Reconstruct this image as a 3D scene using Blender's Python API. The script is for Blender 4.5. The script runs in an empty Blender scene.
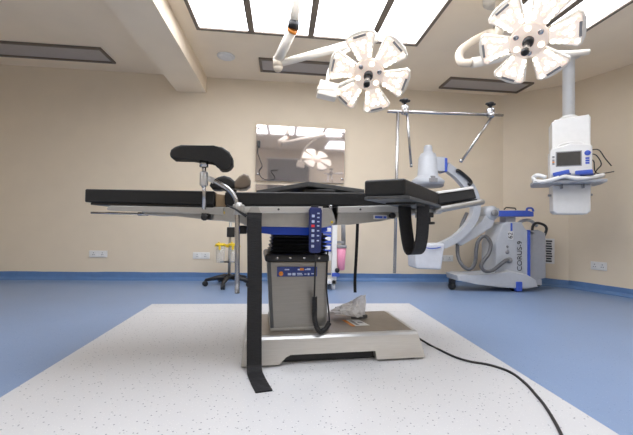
import bpy, bmesh, math, random
from mathutils import Vector, Matrix
random.seed(4)
PI = math.pi
V3 = Vector
C = bpy.context.scene.collection

# ------------------------------------------------------------------ camera
F, YAW, PIT, ROLL, EYE = 337.9, .0993, .0298, .0206, V3((0, 0, .75))
cy_, sy_ = math.cos(YAW), math.sin(YAW)
FW = V3((sy_*math.cos(PIT), cy_*math.cos(PIT), math.sin(PIT)))
RT0 = V3((cy_, -sy_, 0)); UP0 = RT0.cross(FW)
RT = math.cos(ROLL)*RT0 + math.sin(ROLL)*UP0
UP = -math.sin(ROLL)*RT0 + math.cos(ROLL)*UP0
cam = bpy.data.cameras.new('camera'); camo = bpy.data.objects.new('camera', cam); C.objects.link(camo)
camo.matrix_world = Matrix(((RT.x, UP.x, -FW.x, EYE.x), (RT.y, UP.y, -FW.y, EYE.y), (RT.z, UP.z, -FW.z, EYE.z), (0, 0, 0, 1)))
cam.sensor_width = 36; cam.lens = F/633*36
cam.shift_x = .5/633; cam.shift_y = -3/633
cam.clip_start = .02; cam.clip_end = 60
bpy.context.scene.camera = camo

def ray(px, py):
    return FW + RT*((px-316)/F) - UP*((py-214.5)/F)
def at(px, py, y):
    "world point seen at a photograph pixel, at depth y in the room"
    d = ray(px, py); return EYE + d*(y/d.y)
def on_floor(px, py, z=0.):
    d = ray(px, py); return EYE + d*((z-EYE.z)/d.z)

# ------------------------------------------------------------------ materials
def srgb(r, g, b):
    f = lambda c: c/12.92 if c <= .04045 else ((c+.055)/1.055)**2.4
    return (f(r/255), f(g/255), f(b/255), 1)
def mat(name, rgb, rough=.5, metal=0., emit=0., noise=0., nscale=20., bump=0., alpha=1., trans=0., coat=0., stretch=None, ecol=None):
    m = bpy.data.materials.new(name); m.use_nodes = True
    nt = m.node_tree; b = nt.nodes['Principled BSDF']
    col = srgb(*rgb)
    b.inputs['Base Color'].default_value = col
    b.inputs['Roughness'].default_value = rough; b.inputs['Metallic'].default_value = metal
    if coat: b.inputs['Coat Weight'].default_value = coat
    if alpha < 1: b.inputs['Alpha'].default_value = alpha
    if trans: b.inputs['Transmission Weight'].default_value = trans
    if emit:
        b.inputs['Emission Color'].default_value = srgb(*(ecol or rgb)); b.inputs['Emission Strength'].default_value = emit
    if noise or bump:
        tc = nt.nodes.new('ShaderNodeTexCoord'); n = nt.nodes.new('ShaderNodeTexNoise'); n.inputs['Scale'].default_value = nscale
        n.inputs['Detail'].default_value = 4
        src = tc.outputs['Object']
        if stretch:
            mp = nt.nodes.new('ShaderNodeMapping'); mp.inputs['Scale'].default_value = stretch
            nt.links.new(src, mp.inputs['Vector']); src = mp.outputs['Vector']
        nt.links.new(src, n.inputs['Vector'])
        if noise:
            r = nt.nodes.new('ShaderNodeValToRGB')
            r.color_ramp.elements[0].position = .3; r.color_ramp.elements[1].position = .7
            r.color_ramp.elements[0].color = tuple(max(0, c*(1-noise)) for c in col[:3])+(1,)
            r.color_ramp.elements[1].color = tuple(min(1, c*(1+noise)) for c in col[:3])+(1,)
            nt.links.new(n.outputs['Fac'], r.inputs['Fac']); nt.links.new(r.outputs['Color'], b.inputs['Base Color'])
        if bump:
            bp = nt.nodes.new('ShaderNodeBump'); bp.inputs['Strength'].default_value = bump; bp.inputs['Distance'].default_value = .01
            nt.links.new(n.outputs['Fac'], bp.inputs['Height']); nt.links.new(bp.outputs['Normal'], b.inputs['Normal'])
    return m
def speckle(name, base, dark, light, rough, scale=55, cut=.12):
    m = bpy.data.materials.new(name); m.use_nodes = True; nt = m.node_tree; b = nt.nodes['Principled BSDF']
    b.inputs['Roughness'].default_value = rough
    tc = nt.nodes.new('ShaderNodeTexCoord')
    def vor(sc, lo, hi):
        v = nt.nodes.new('ShaderNodeTexVoronoi'); v.inputs['Scale'].default_value = sc
        nt.links.new(tc.outputs['Object'], v.inputs['Vector'])
        r = nt.nodes.new('ShaderNodeValToRGB'); r.color_ramp.elements[0].position = lo; r.color_ramp.elements[1].position = hi
        r.color_ramp.elements[0].color = (1, 1, 1, 1); r.color_ramp.elements[1].color = (0, 0, 0, 1)
        nt.links.new(v.outputs['Distance'], r.inputs['Fac'])
        w = nt.nodes.new('ShaderNodeTexWhiteNoise'); nt.links.new(v.outputs['Color'], w.inputs['Vector'])
        g = nt.nodes.new('ShaderNodeMath'); g.operation = 'GREATER_THAN'; g.inputs[1].default_value = .45
        nt.links.new(w.outputs['Value'], g.inputs[0])
        mu = nt.nodes.new('ShaderNodeMath'); mu.operation = 'MULTIPLY'
        nt.links.new(r.outputs['Color'], mu.inputs[0]); nt.links.new(g.outputs['Value'], mu.inputs[1])
        return mu.outputs['Value']
    n = nt.nodes.new('ShaderNodeTexNoise'); n.inputs['Scale'].default_value = 3; n.inputs['Detail'].default_value = 6
    nt.links.new(tc.outputs['Object'], n.inputs['Vector'])
    m0 = nt.nodes.new('ShaderNodeMix'); m0.data_type = 'RGBA'
    m0.inputs['A'].default_value = tuple(c*.95 for c in srgb(*base)[:3])+(1,); m0.inputs['B'].default_value = tuple(c*1.05 for c in srgb(*base)[:3])+(1,)
    nt.links.new(n.outputs['Fac'], m0.inputs['Factor'])
    m1 = nt.nodes.new('ShaderNodeMix'); m1.data_type = 'RGBA'; m1.inputs['B'].default_value = srgb(*dark)
    nt.links.new(vor(scale, cut, cut+.06), m1.inputs['Factor']); nt.links.new(m0.outputs['Result'], m1.inputs['A'])
    m2 = nt.nodes.new('ShaderNodeMix'); m2.data_type = 'RGBA'; m2.inputs['B'].default_value = srgb(*light)
    nt.links.new(vor(scale*1.7, cut, cut+.08), m2.inputs['Factor']); nt.links.new(m1.outputs['Result'], m2.inputs['A'])
    nt.links.new(m2.outputs['Result'], b.inputs['Base Color'])
    return m

M = dict(
    wall=mat('wall paint', (227, 213, 190), .6, noise=.02, nscale=4, bump=.03),
    ceil=mat('ceiling paint', (246, 231, 207), .7, noise=.02, nscale=3),
    skirt=mat('blue vinyl skirting', (88, 124, 172), .4, noise=.06, nscale=12),
    floor=speckle('blue vinyl floor', (128, 150, 184), (102, 127, 166), (148, 168, 198), .34),
    inlay=speckle('white speckled vinyl', (206, 207, 209), (128, 132, 140), (222, 222, 222), .30, scale=58, cut=.15),
    panel2=mat('lit diffuser front', (255, 255, 255), .5, emit=4.6, noise=.01, ecol=(246, 248, 255)),
    black=mat('black upholstery', (11, 12, 14), .55, noise=.12, nscale=60, bump=.12),
    blackpl=mat('black plastic', (22, 22, 24), .4, noise=.1, nscale=30),
    rubber=mat('black rubber', (30, 30, 31), .45, noise=.12, nscale=40),
    web=mat('black webbing', (24, 24, 27), .7, noise=.3, nscale=30, bump=.4, stretch=(1, 1, 12)),
    grey_sheen=mat('light grey painted sheen', (196, 196, 194), .4, noise=.04),  # pale colour standing for light reflected off the black head pad
    darkgrey=mat('dark grey panel', (76, 78, 80), .4, noise=.08, nscale=15),
    steel=mat('brushed steel', (200, 200, 199), .36, .65, noise=.05, nscale=30, stretch=(.3, 1, 8)),
    satin=mat('satin steel', (176, 175, 172), .42, .7, noise=.05, nscale=25),
    chrome=mat('chrome', (176, 176, 178), .24, 1, noise=.02),
    bronze=mat('bronze hinge', (168, 148, 122), .4, .5, noise=.06),
    brown=mat('worn brown vinyl', (104, 92, 80), .35, noise=.15, nscale=25),
    blue=mat('royal blue plastic', (22, 70, 186), .4, noise=.05),
    navy=mat('navy plastic', (34, 46, 102), .35, noise=.06),
    navy2=mat('navy sticker', (44, 62, 128), .35, noise=.06),
    cblue=mat('machine blue', (62, 92, 190), .4, noise=.05),
    white=mat('white enamel', (228, 228, 226), .35, noise=.02),
    cream=mat('cream enamel', (208, 196, 178), .35, noise=.02),
    lampw=mat('lamp housing white', (240, 234, 222), .35, noise=.02),
    mach=mat('machine grey white', (184, 188, 194), .4, noise=.03),
    mach2=mat('machine light grey', (166, 169, 175), .4, noise=.03),
    pend=mat('pendant white', (232, 232, 230), .35, noise=.02),
    grey=mat('mid grey plastic', (140, 140, 142), .45, noise=.05),
    hose=mat('grey hose', (96, 96, 98), .5, noise=.05),
    frame=mat('ceiling frame', (118, 108, 98), .45, .3, noise=.05),
    vent=mat('unlit diffuser', (176, 170, 166), .5, noise=.03),
    panel=mat('lit diffuser', (255, 255, 255), .5, emit=7.4, noise=.01, ecol=(246, 248, 255)),
    petal=mat('lit lamp lens', (228, 217, 206), .4, emit=.5, noise=.01, ecol=(255, 238, 224)),
    colsteel=mat('dark brushed steel', (150, 147, 142), .36, .9, noise=.05, nscale=30, stretch=(.3, 1, 8)),
    topsteel=mat('dull steel top', (146, 138, 128), .42, .6, noise=.05, nscale=20),
    led=mat('led lens', (255, 250, 240), .3, emit=4., noise=.01, ecol=(255, 244, 224)),
    ledw=mat('pinkish led lens', (255, 214, 196), .3, emit=1.0, noise=.01, ecol=(255, 200, 180)),
    hub=mat('lamp hub', (238, 220, 206), .4, emit=.3, noise=.02),
    yellow=mat('yellow plastic', (226, 194, 30), .45, noise=.05),
    clear=mat('clear plastic', (214, 212, 204), .15, alpha=.35, noise=.02),
    bag=mat('clear polythene', (250, 250, 252), .12, alpha=.68, noise=.05, bump=.5, nscale=40),
    pink=mat('pink plastic', (232, 150, 178), .4, noise=.05),
    orange=mat('orange', (226, 140, 50), .45, noise=.05),
    red=mat('red', (220, 50, 60), .45, noise=.05),
    paper=mat('white paper', (225, 225, 224), .6, noise=.03),
    mirror=mat('tinted glass board', (200, 191, 187), .05, .76, noise=.02),
    screen=mat('dark screen', (70, 68, 66), .15, noise=.08),
    ink=mat('dark ink', (52, 54, 60), .5, noise=.05),
    icon=mat('pale icon', (190, 204, 232), .45, noise=.03),
    cord=mat('black cord', (34, 34, 36), .5, noise=.05),
    cloth=mat('white drape cloth', (208, 211, 217), .8, noise=.03, bump=.3, nscale=18),
)

# ------------------------------------------------------------------ mesh builder
class MB:
    def __init__(s): s.bm = bmesh.new()
    def add(s, t, smooth=False, M4=None):
        if M4 is not None: t.transform(M4)
        bmesh.ops.recalc_face_normals(t, faces=t.faces)
        for f in t.faces: f.smooth = smooth
        me = bpy.data.meshes.new('tmp'); t.to_mesh(me); t.free()
        s.bm.from_mesh(me); bpy.data.meshes.remove(me); return s
    def _bev(s, t, bev, seg=2):
        if bev > 0: bmesh.ops.bevel(t, geom=t.edges[:], offset=bev, segments=seg, affect='EDGES', profile=.5, clamp_overlap=True)
    def hexa(s, pts, bev=0, seg=2, M4=None):
        "8 corners: bottom ring of four, top ring of four"
        t = bmesh.new(); v = [t.verts.new(p) for p in pts]
        for f in ((3, 2, 1, 0), (4, 5, 6, 7), (0, 1, 5, 4), (1, 2, 6, 5), (2, 3, 7, 6), (3, 0, 4, 7)): t.faces.new([v[i] for i in f])
        s._bev(t, bev, seg); return s.add(t, bev > .008, M4) if False else s.add(t, False, M4)
    def box(s, x0, x1, y0, y1, z0, z1, bev=0, seg=2, M4=None):
        return s.hexa([(x0, y0, z0), (x1, y0, z0), (x1, y1, z0), (x0, y1, z0), (x0, y0, z1), (x1, y0, z1), (x1, y1, z1), (x0, y1, z1)], bev, seg, M4)
    def prism(s, pts, axis, a, b, bev=0, seg=2, M4=None, smooth=False):
        t = bmesh.new()
        mk = {'x': lambda p, q: (q, p[0], p[1]), 'y': lambda p, q: (p[0], q, p[1]), 'z': lambda p, q: (p[0], p[1], q)}[axis]
        A = [t.verts.new(mk(p, a)) for p in pts]; B = [t.verts.new(mk(p, b)) for p in pts]; n = len(pts)
        fa = t.faces.new(A); fb = t.faces.new(B[::-1])
        for i in range(n): t.faces.new((A[i], B[i], B[(i+1) % n], A[(i+1) % n]))
        if bev:
            bmesh.ops.bevel(t, geom=list(set(fa.edges[:]+fb.edges[:])), offset=bev, segments=seg, affect='EDGES', profile=.5, clamp_overlap=True)
        bmesh.ops.triangulate(t, faces=[f for f in t.faces if len(f.verts) > 4])
        return s.add(t, smooth, M4)
    def tube(s, pts, r, n=10, M4=None, cap=True):
        pts = [V3(p) for p in pts]; t = bmesh.new(); rings = []
        rs = r if isinstance(r, (list, tuple)) else [r]*len(pts)
        nrm = None
        for i, p in enumerate(pts):
            d = (pts[min(i+1, len(pts)-1)]-pts[max(i-1, 0)])
            d = d.normalized() if d.length > 1e-9 else V3((0, 0, 1))
            if nrm is None:
                nrm = d.cross(V3((0, 0, 1)) if abs(d.z) < .9 else V3((1, 0, 0))).normalized()
            else:
                nrm = (nrm-d*nrm.dot(d)); nrm = nrm.normalized() if nrm.length > 1e-6 else d.orthogonal().normalized()
            bi = d.cross(nrm)
            rings.append([t.verts.new(p+(nrm*math.cos(2*PI*k/n)+bi*math.sin(2*PI*k/n))*rs[i]) for k in range(n)])
        for a, b in zip(rings, rings[1:]):
            for k in range(n): t.faces.new((a[k], a[(k+1) % n], b[(k+1) % n], b[k]))
        if cap: t.faces.new(rings[0][::-1]); t.faces.new(rings[-1])
        bmesh.ops.recalc_face_normals(t, faces=t.faces)
        s.add(t, True, M4)
        return s
    def lathe(s, prof, loc=(0, 0, 0), n=24, axis=None, M4=None, smooth=True):
        "profile of (radius, height) turned round the z axis, or round the given axis"
        t = bmesh.new(); rings = []
        for r, z in prof:
            rings.append([t.verts.new((max(r, 1e-4)*math.cos(2*PI*k/n), max(r, 1e-4)*math.sin(2*PI*k/n), z)) for k in range(n)])
        for a, b in zip(rings, rings[1:]):
            for k in range(n): t.faces.new((a[k], a[(k+1) % n], b[(k+1) % n], b[k]))
        t.faces.new(rings[0][::-1]); t.faces.new(rings[-1])
        X = Matrix.Translation(loc)
        if axis is not None: X = X @ V3((0, 0, 1)).rotation_difference(V3(axis).normalized()).to_matrix().to_4x4()
        if M4 is not None: X = M4 @ X
        return s.add(t, smooth, X)
    def ball(s, c, r, sc=(1, 1, 1), M4=None):
        t = bmesh.new(); bmesh.ops.create_uvsphere(t, u_segments=16, v_segments=10, radius=r)
        X = Matrix.Translation(c) @ Matrix.Diagonal((*sc, 1))
        return s.add(t, True, (M4 @ X) if M4 is not None else X)
    def ribbon(s, pts, wdir, w, th, M4=None):
        "a flat strap along pts; its width runs along wdir"
        pts = [V3(p) for p in pts]; wd = V3(wdir).normalized(); t = bmesh.new(); rings = []
        for i, p in enumerate(pts):
            d = (pts[min(i+1, len(pts)-1)]-pts[max(i-1, 0)]).normalized()
            nn = d.cross(wd).normalized()
            rings.append([t.verts.new(p+wd*a*w/2+nn*b*th/2) for a, b in ((-1, -1), (1, -1), (1, 1), (-1, 1))])
        for a, b in zip(rings, rings[1:]):
            for k in range(4): t.faces.new((a[k], a[(k+1) % 4], b[(k+1) % 4], b[k]))
        t.faces.new(rings[0][::-1]); t.faces.new(rings[-1])
        return s.add(t, False, M4)
    def sheet(s, quad, th, M4=None):
        q = [V3(p) for p in quad]; n = (q[1]-q[0]).cross(q[2]-q[0]).normalized()*th
        return s.hexa([*q, *[p+n for p in q]], 0, 2, M4)
    def build(s, name, m, parent=None, frame=None):
        me = bpy.data.meshes.new(name)
        if frame is not None: s.bm.transform(frame)
        if parent is not None: s.bm.transform(MW[parent].inverted())
        s.bm.to_mesh(me); s.bm.free(); me.materials.append(M[m] if isinstance(m, str) else m)
        o = bpy.data.objects.new(name, me); C.objects.link(o)
        if parent is not None:
            o.parent = parent; MW[o] = MW[parent]
        else: MW[o] = Matrix()
        return o
MW = {}
def curve(pts, n=8):
    "Catmull-Rom through pts"
    pts = [V3(p) for p in pts]; P = [2*pts[0]-pts[1]]+pts+[2*pts[-1]-pts[-2]]; out = []
    for i in range(1, len(P)-2):
        for k in range(n):
            t = k/n; a, b, c, d = P[i-1:i+3]
            out.append(.5*((2*b)+(c-a)*t+(2*a-5*b+4*c-d)*t*t+(3*b-a-3*c+d)*t**3))
    out.append(pts[-1]); return out
def helix(path, R, turns, per=8):
    path = [V3(p) for p in path]; L = [0]
    for a, b in zip(path, path[1:]): L.append(L[-1]+(b-a).length)
    out = []; N = turns*per
    for i in range(N+1):
        s = L[-1]*i/N; k = 0
        while k < len(path)-2 and L[k+1] < s: k += 1
        t = (s-L[k])/max(1e-6, L[k+1]-L[k]); p = path[k].lerp(path[k+1], t); d = (path[k+1]-path[k]).normalized()
        u = d.cross(V3((0, 1, 0))).normalized(); w = d.cross(u)
        a = 2*PI*i/per; out.append(p+u*R*math.cos(a)+w*R*math.sin(a))
    return out
def thing(name, label, cat, loc=(0, 0, 0), rz=0, group=None, mtx=None):
    o = bpy.data.objects.new(name, None); C.objects.link(o); o.empty_display_size = .1
    X = mtx if mtx is not None else Matrix.Translation(loc) @ Matrix.Rotation(rz, 4, 'Z')
    o.matrix_world = X; MW[o] = X
    return tag(o, label, cat, group)
def tag(o, label, cat, group=None):
    o['label'] = label; o['category'] = cat
    if group: o['group'] = group
    return o
def single(name, mb, m, label, cat, base, group=None, frame=None):
    "a thing that is one mesh, with its origin at its base"
    o = mb.build(name, m, None, frame); o.data.transform(Matrix.Translation(-V3(base))); o.location = base
    return tag(o, label, cat, group)
def struct(name, mb, m):
    o = mb.build(name, m); o['kind'] = 'structure'; return o
def part(name, mb, m, parent, frame=None, label=None):
    o = mb.build(name, m, parent, frame)
    if label: o['label'] = label
    return o
def text(name, s, size, mtx, m, parent, sx=1., label=None):
    cu = bpy.data.curves.new(name, 'FONT'); cu.body = s; cu.size = size; cu.extrude = .0008; cu.align_x = 'CENTER'; cu.align_y = 'CENTER'
    t = bpy.data.objects.new('tmp', cu); C.objects.link(t)
    bpy.context.view_layer.update()
    me = bpy.data.meshes.new_from_object(t.evaluated_get(bpy.context.evaluated_depsgraph_get()))
    bpy.data.objects.remove(t); me.name = name
    me.transform(MW[parent].inverted() @ mtx @ Matrix.Diagonal((sx, 1, 1, 1)))
    me.materials.clear(); me.materials.append(M[m])
    o = bpy.data.objects.new(name, me); C.objects.link(o); o.parent = parent; MW[o] = MW[parent]
    if label: o['label'] = label
    return o

# ------------------------------------------------------------------ the room
W, H = 4.518, 2.66                      # back wall and ceiling
XL, YF = -4.0, -1.2
P1, P2, P3, P4 = (3.12, W), (3.70, 4.04), (4.12, 2.98), (4.12, YF)
struct('floor', MB().prism([(XL, YF), P4, P3, P2, P1, (XL, W)], 'z', -.06, 0), 'floor')
struct('ceiling', MB().prism([(XL, YF), P4, P3, P2, P1, (XL, W)], 'z', H, H+.08), 'ceil')
def wall(name, a, b, skirt):
    a, b = V3((*a, 0)), V3((*b, 0)); d = (b-a).normalized(); n = V3((-d.y, d.x, 0))   # n points out of the room
    q = lambda p, k, z: (*(p+n*k).xy, z)
    e = d*.0
    struct(name, MB().hexa([q(a-e, 0, -.06), q(b+e, 0, -.06), q(b+e, .12, -.06), q(a-e, .12, -.06), q(a-e, 0, H+.08), q(b+e, 0, H+.08), q(b+e, .12, H+.08), q(a-e, .12, H+.08)]), 'wall')
    # coved vinyl skirting with a slightly ragged top edge
    bm = MB(); N = max(2, int((b-a).length/.12)); prof = [(-.0, .0), (-.045, .0), (-.022, .014), (-.008, .04), (-.005, .1), (0, .1)]
    t = bmesh.new(); rings = []
    for i in range(N+1):
        p = a.lerp(b, i/N); j = random.uniform(-.003, .003)
        rings.append([t.verts.new(q(p, k, z+(j if z > .09 else 0))) for k, z in prof])
    for r0, r1 in zip(rings, rings[1:]):
        for k in range(len(prof)): t.faces.new((r0[k], r0[(k+1) % 6], r1[(k+1) % 6], r1[k]))
    t.faces.new(rings[0][::-1]); t.faces.new(rings[-1]); bm.add(t)
    struct(skirt, bm, 'skirt')
wall('wall_back', (XL, W), P1, 'baseboard_back')
wall('wall_corner', P1, P2, 'baseboard_corner')
wall('wall_right', P2, P3, 'baseboard_right')
wall('wall_side', P3, P4, 'baseboard_side')
wall('wall_front', P4, (XL, YF), 'baseboard_front')
wall('wall_left', (XL, YF), (XL, W), 'baseboard_left')
struct('trim_1', MB().box(-1.409, -1.031, YF, W, 2.4495, H), 'ceil')                      # ceiling beam
struct('trim_2', MB().box(-1.152, 1.249, -.6, 3.208, 0, .002), 'inlay')                   # white vinyl inlay
struct('trim_3', MB().box(-1.152, 1.249, 2.902, 2.906, .002, .0024), 'mach')              # weld seam in the vinyl

def ceiling_light(name, label, cat, x0, x1, y0, y1, mull=(), rows=(), lit=False, fw=.035, group=None):
    t = thing(name, label, cat, ((x0+x1)/2, (y0+y1)/2, H), 0, group)
    f = MB()
    f.box(x0, x0+fw, y0, y1, H-.025, H, .004); f.box(x1-fw, x1, y0, y1, H-.025, H, .004)
    f.box(x0+fw, x1-fw, y0, y0+fw, H-.025, H, .004); f.box(x0+fw, x1-fw, y1-fw, y1, H-.025, H, .004)
    for x in mull: f.box(x-.03, x+.03, y0+fw, y1-fw, H-.022, H)
    for y in rows: f.box(x0+fw, x1-fw, y-.03, y+.03, H-.0215, H)
    part('frame', f, 'frame', t)
    xs = [x0+fw]+list(mull)+[x1-fw]
    ys = [y0+fw]+list(rows)+[y1-fw]
    for a, b in zip(xs, xs[1:]):
        for c, d in zip(ys, ys[1:]):
            part('diffuser', MB().box(a+.001, b-.001, c+.001, d-.001, H-.010, H-.001), (lit if isinstance(lit, str) else 'panel') if lit else 'vent', t)
    return t
ceiling_light('ceiling_light', 'large bright laminar ceiling light in dark frame above the operating table', 'ceiling light', -.88, 1.365, 1.0, 3.37, (-.346, .242, .866), (2.2,), True)
ceiling_light('ceiling_light', 'bright ceiling light panel at the upper right beyond the right surgical lamp', 'ceiling light', 1.95, 2.84, 1.9, 2.97, (2.4,), (), True)
ceiling_light('ceiling_light', 'unlit grey ceiling light strip left of the ceiling beam', 'ceiling light', -3.4, -2.04, 3.9, 4.25, fw=.03, group='unlit ceiling strips')
ceiling_light('ceiling_light', 'unlit grey ceiling light strip behind the left surgical lamp', 'ceiling light', -.314, .80, 3.88, 4.21, fw=.03, group='unlit ceiling strips')
ceiling_light('ceiling_light', 'unlit grey ceiling light strip below the right surgical lamp', 'ceiling light', 2.08, 3.22, 4.04, 4.37, fw=.03, group='unlit ceiling strips')
ceiling_light('ceiling_light', 'bright ceiling light panel at left, above the viewer', 'ceiling light', -3.2, -1.6, -.8, 1.0, (-2.4,), (), 'panel2')
ceiling_light('ceiling_light', 'bright ceiling light panel at right, above the viewer', 'ceiling light', 1.1, 2.8, -.7, .6, (1.95,), (), 'panel2')
c = V3((-.685, 3.906, H))
t = thing('smoke_detector', 'round white ceiling detector just right of the ceiling beam', 'smoke detector', c)
part('mounting_plate', MB().lathe([(.095, -.012), (.10, -.008), (.10, 0)], c), 'white', t)
part('dome', MB().lathe([(.02, -.035), (.06, -.03), (.082, -.012), (.082, -.011)], c), 'white', t)

def socket(p, d, w, h, label):
    "p: centre on the wall, d: unit direction along the wall"
    d = V3(d).normalized(); n = V3((d.y, -d.x, 0)); X = Matrix.Translation(p) @ Matrix(((d.x, -n.x, 0, 0), (d.y, -n.y, 0, 0), (0, 0, 1, 0), (0, 0, 0, 1)))
    t = thing('wall_socket', label, 'wall socket', mtx=X, group='white wall sockets')
    part('face_plate', MB().box(-w/2, w/2, -.012, 0, -h/2, h/2, .003), 'white', t, X)
    for s in (-1, 1):
        so = part('socket_module', MB().box(s*w*.24-w*.19, s*w*.24+w*.19, -.016, -.012, -h*.36, h*.36, .002), 'white', t, X)
        for a, b in ((0, .18), (-.1, -.1), (.1, -.1)): part('pin_hole', MB().lathe([(.006, 0), (.006, .0015)], (s*w*.24+a*h, -.016, b*h), 10, (0, -1, 0)), 'grey', so, X)
socket((-2.29, W, .325), (1, 0, 0), .215, .085, 'white double wall socket furthest left above the skirting')
socket((-1.03, W, .319), (1, 0, 0), .21, .085, 'white double wall socket left of the wheeled suction stand')
socket((2.275, W, .318), (1, 0, 0), .215, .085, 'white double wall socket behind the hoses of the x-ray machine')
def on_wall(px, py, a, b):
    a, b = V3((*a, 0)), V3((*b, 0)); d = b-a; r = ray(px, py); n = V3((-d.y, d.x, 0)); k = (a-EYE).dot(n)/r.dot(n); return EYE+r*k
p = on_wall(599, 266, P2, P3); q0 = on_wall(591, 266, P2, P3); q1 = on_wall(607, 266, P2, P3)
socket(p, V3((*P3, 0))-V3((*P2, 0)), (q1-q0).length, .10, 'white double wall socket at the far right below the monitor pendant')
# wall label with dark blocks, on the angled wall beside the x-ray machine
p = on_wall(549, 251, P1, P2); d = (V3((*P2, 0))-V3((*P1, 0))).normalized(); n = V3((d.y, -d.x, 0))
X = Matrix.Translation(p) @ Matrix(((d.x, -n.x, 0, 0), (d.y, -n.y, 0, 0), (0, 0, 1, 0), (0, 0, 0, 1)))
t = thing('wall_notice', 'white upright wall notice with dark bars right of the x-ray machine', 'notice', mtx=X)
ws = part('sheet', MB().box(-.06, .06, -.006, 0, -.165, .165, .001), 'paper', t, X)
for k in range(9): part('printed_bar', MB().box(-.035+.004*(k % 2), .035-.004*((k+1) % 3), -.008, -.006, -.145+k*.033, -.145+k*.033+.022), 'ink', ws, X)

# wall mounted glass board with stand-offs, with a cable hanging at its left edge
t = thing('glass_board', 'large tinted reflective glass board fixed flat on the back wall', 'glass board', (.227, W, 1.315))
X = Matrix()
part('pane', MB().hexa([(-.365, W-.036, 1.313), (.817, W-.036, 1.315), (.817, W-.028, 1.315), (-.365, W-.028, 1.313), (-.363, W-.056, 2.051), (.817, W-.056, 2.039), (.817, W-.048, 2.039), (-.363, W-.048, 2.051)], .002), 'mirror', t)
for x, z in ((-.335, 2.0), (-.335, 1.40), (.787, 1.99), (.787, 1.37)):
    part('standoff', MB().lathe([(.014, 0), (.014, .034+.02*(z > 1.7)), (.018, .034+.02*(z > 1.7)), (.018, .042+.02*(z > 1.7)), (.012, .046+.02*(z > 1.7))], (x, W, z), 14, (0, -1, 0)), 'chrome', t)
t = thing('wall_cable', 'thin black cable with a small plug hanging over the left edge of the glass board', 'cable', at(258, 186, W-.055))
part('cable', MB().tube(curve([at(a, b, W-.066) for a, b in ((258.5, 144), (257.5, 152), (260, 160), (262, 166), (259, 171), (261, 177), (268, 180), (275, 178), (271, 171), (278, 170))], 6), .0045, 6), 'cord', t)
part('plug', MB().box(-.02, .02, -.03, 0, -.04, .04, .006, 2, Matrix.Translation(at(258.7, 144, W-.062))), 'blackpl', t)
t = thing('wall_plate', 'small grey glass plate on the wall under the left end of the glass board', 'wall plate', at(263, 192, W))
a = at(256, 184.5, W); b = at(284, 195, W)
part('plate', MB().box(a.x, b.x, W-.03, W-.012, b.z, a.z, .003), 'mirror', t)
part('bracket', MB().box(a.x+.03, b.x-.03, W-.012, W, b.z+.03, a.z-.03), 'grey', t)
# a wall cabinet on the far wall behind the viewer, seen in the glass board
t = thing('wall_cabinet', 'dark wall cabinet on the wall behind the viewer, seen only in the glass board', 'cabinet', (.1, YF, 1.5))
part('carcass', MB().box(-.45, .75, YF, YF+.35, 1.5, 2.33, .004), 'blackpl', t)
part('door', MB().box(-.44, .145, YF+.35, YF+.37, 1.51, 2.32, .004), 'blackpl', t)
part('door', MB().box(.155, .74, YF+.35, YF+.37, 1.51, 2.32, .004), 'blackpl', t)
part('top_board', MB().box(-.5, .8, YF, YF+.39, 2.33, 2.36, .004), 'white', t)

# ------------------------------------------------------------------ the operating table
OX = V3((.29, 2.135, 0)); RZ = math.radians(4.5)
TM = Matrix.Translation(OX) @ Matrix.Rotation(RZ, 4, 'Z')       # table frame: u along the table, v away from the viewer
tb = thing('operating_table', 'long black padded operating table on a steel column and heavy steel base', 'operating table', mtx=TM)
def tp(name, mb, m, label=None, parent=None): return part(name, mb, m, parent or tb, TM, label)
# base with a cut-out skirt that flares towards the floor
t = bmesh.new(); rings = []
for u, zb in ((-.488, .014), (-.30, .014), (-.268, .045), (-.245, .055), (.212, .055), (.214, .014), (.488, .014)):
    vf = lambda z: .268+(.125-z)*.42
    half = [(vf(zb), zb), (vf(max(zb, .0551)), max(zb, .0551)), (.272, .112), (.266, .128), (.252, .139), (.232, .143)]
    ring = [(-v, z) for v, z in half]+[(v*.86, z) for v, z in half[::-1]]
    rings.append([t.verts.new((u*(1+.045*(.142-z)/.13), v, z)) for v, z in ring])
for r0, r1 in zip(rings, rings[1:]):
    for k in range(12): t.faces.new((r0[k], r0[(k+1) % 12], r1[(k+1) % 12], r1[k]))
t.faces.new(rings[0][::-1]); t.faces.new(rings[-1])
base = tp('base', MB().add(t), 'steel')
tp('plinth', MB().box(-.45, .45, -.262, .23, .006, .054, .002), 'rubber', 'dark inner plinth', base)
for x in (-.45, .45):
    for y in (-.27, .235): tp('foot', MB().lathe([(.022, 0), (.022, .012), (.012, .02)], (x, y, 0), 12), 'rubber', None, base)
tp('top_plate', MB().box(-.466, .466, -.232, .198, .141, .1445, .001), 'topsteel', None, base)
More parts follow.
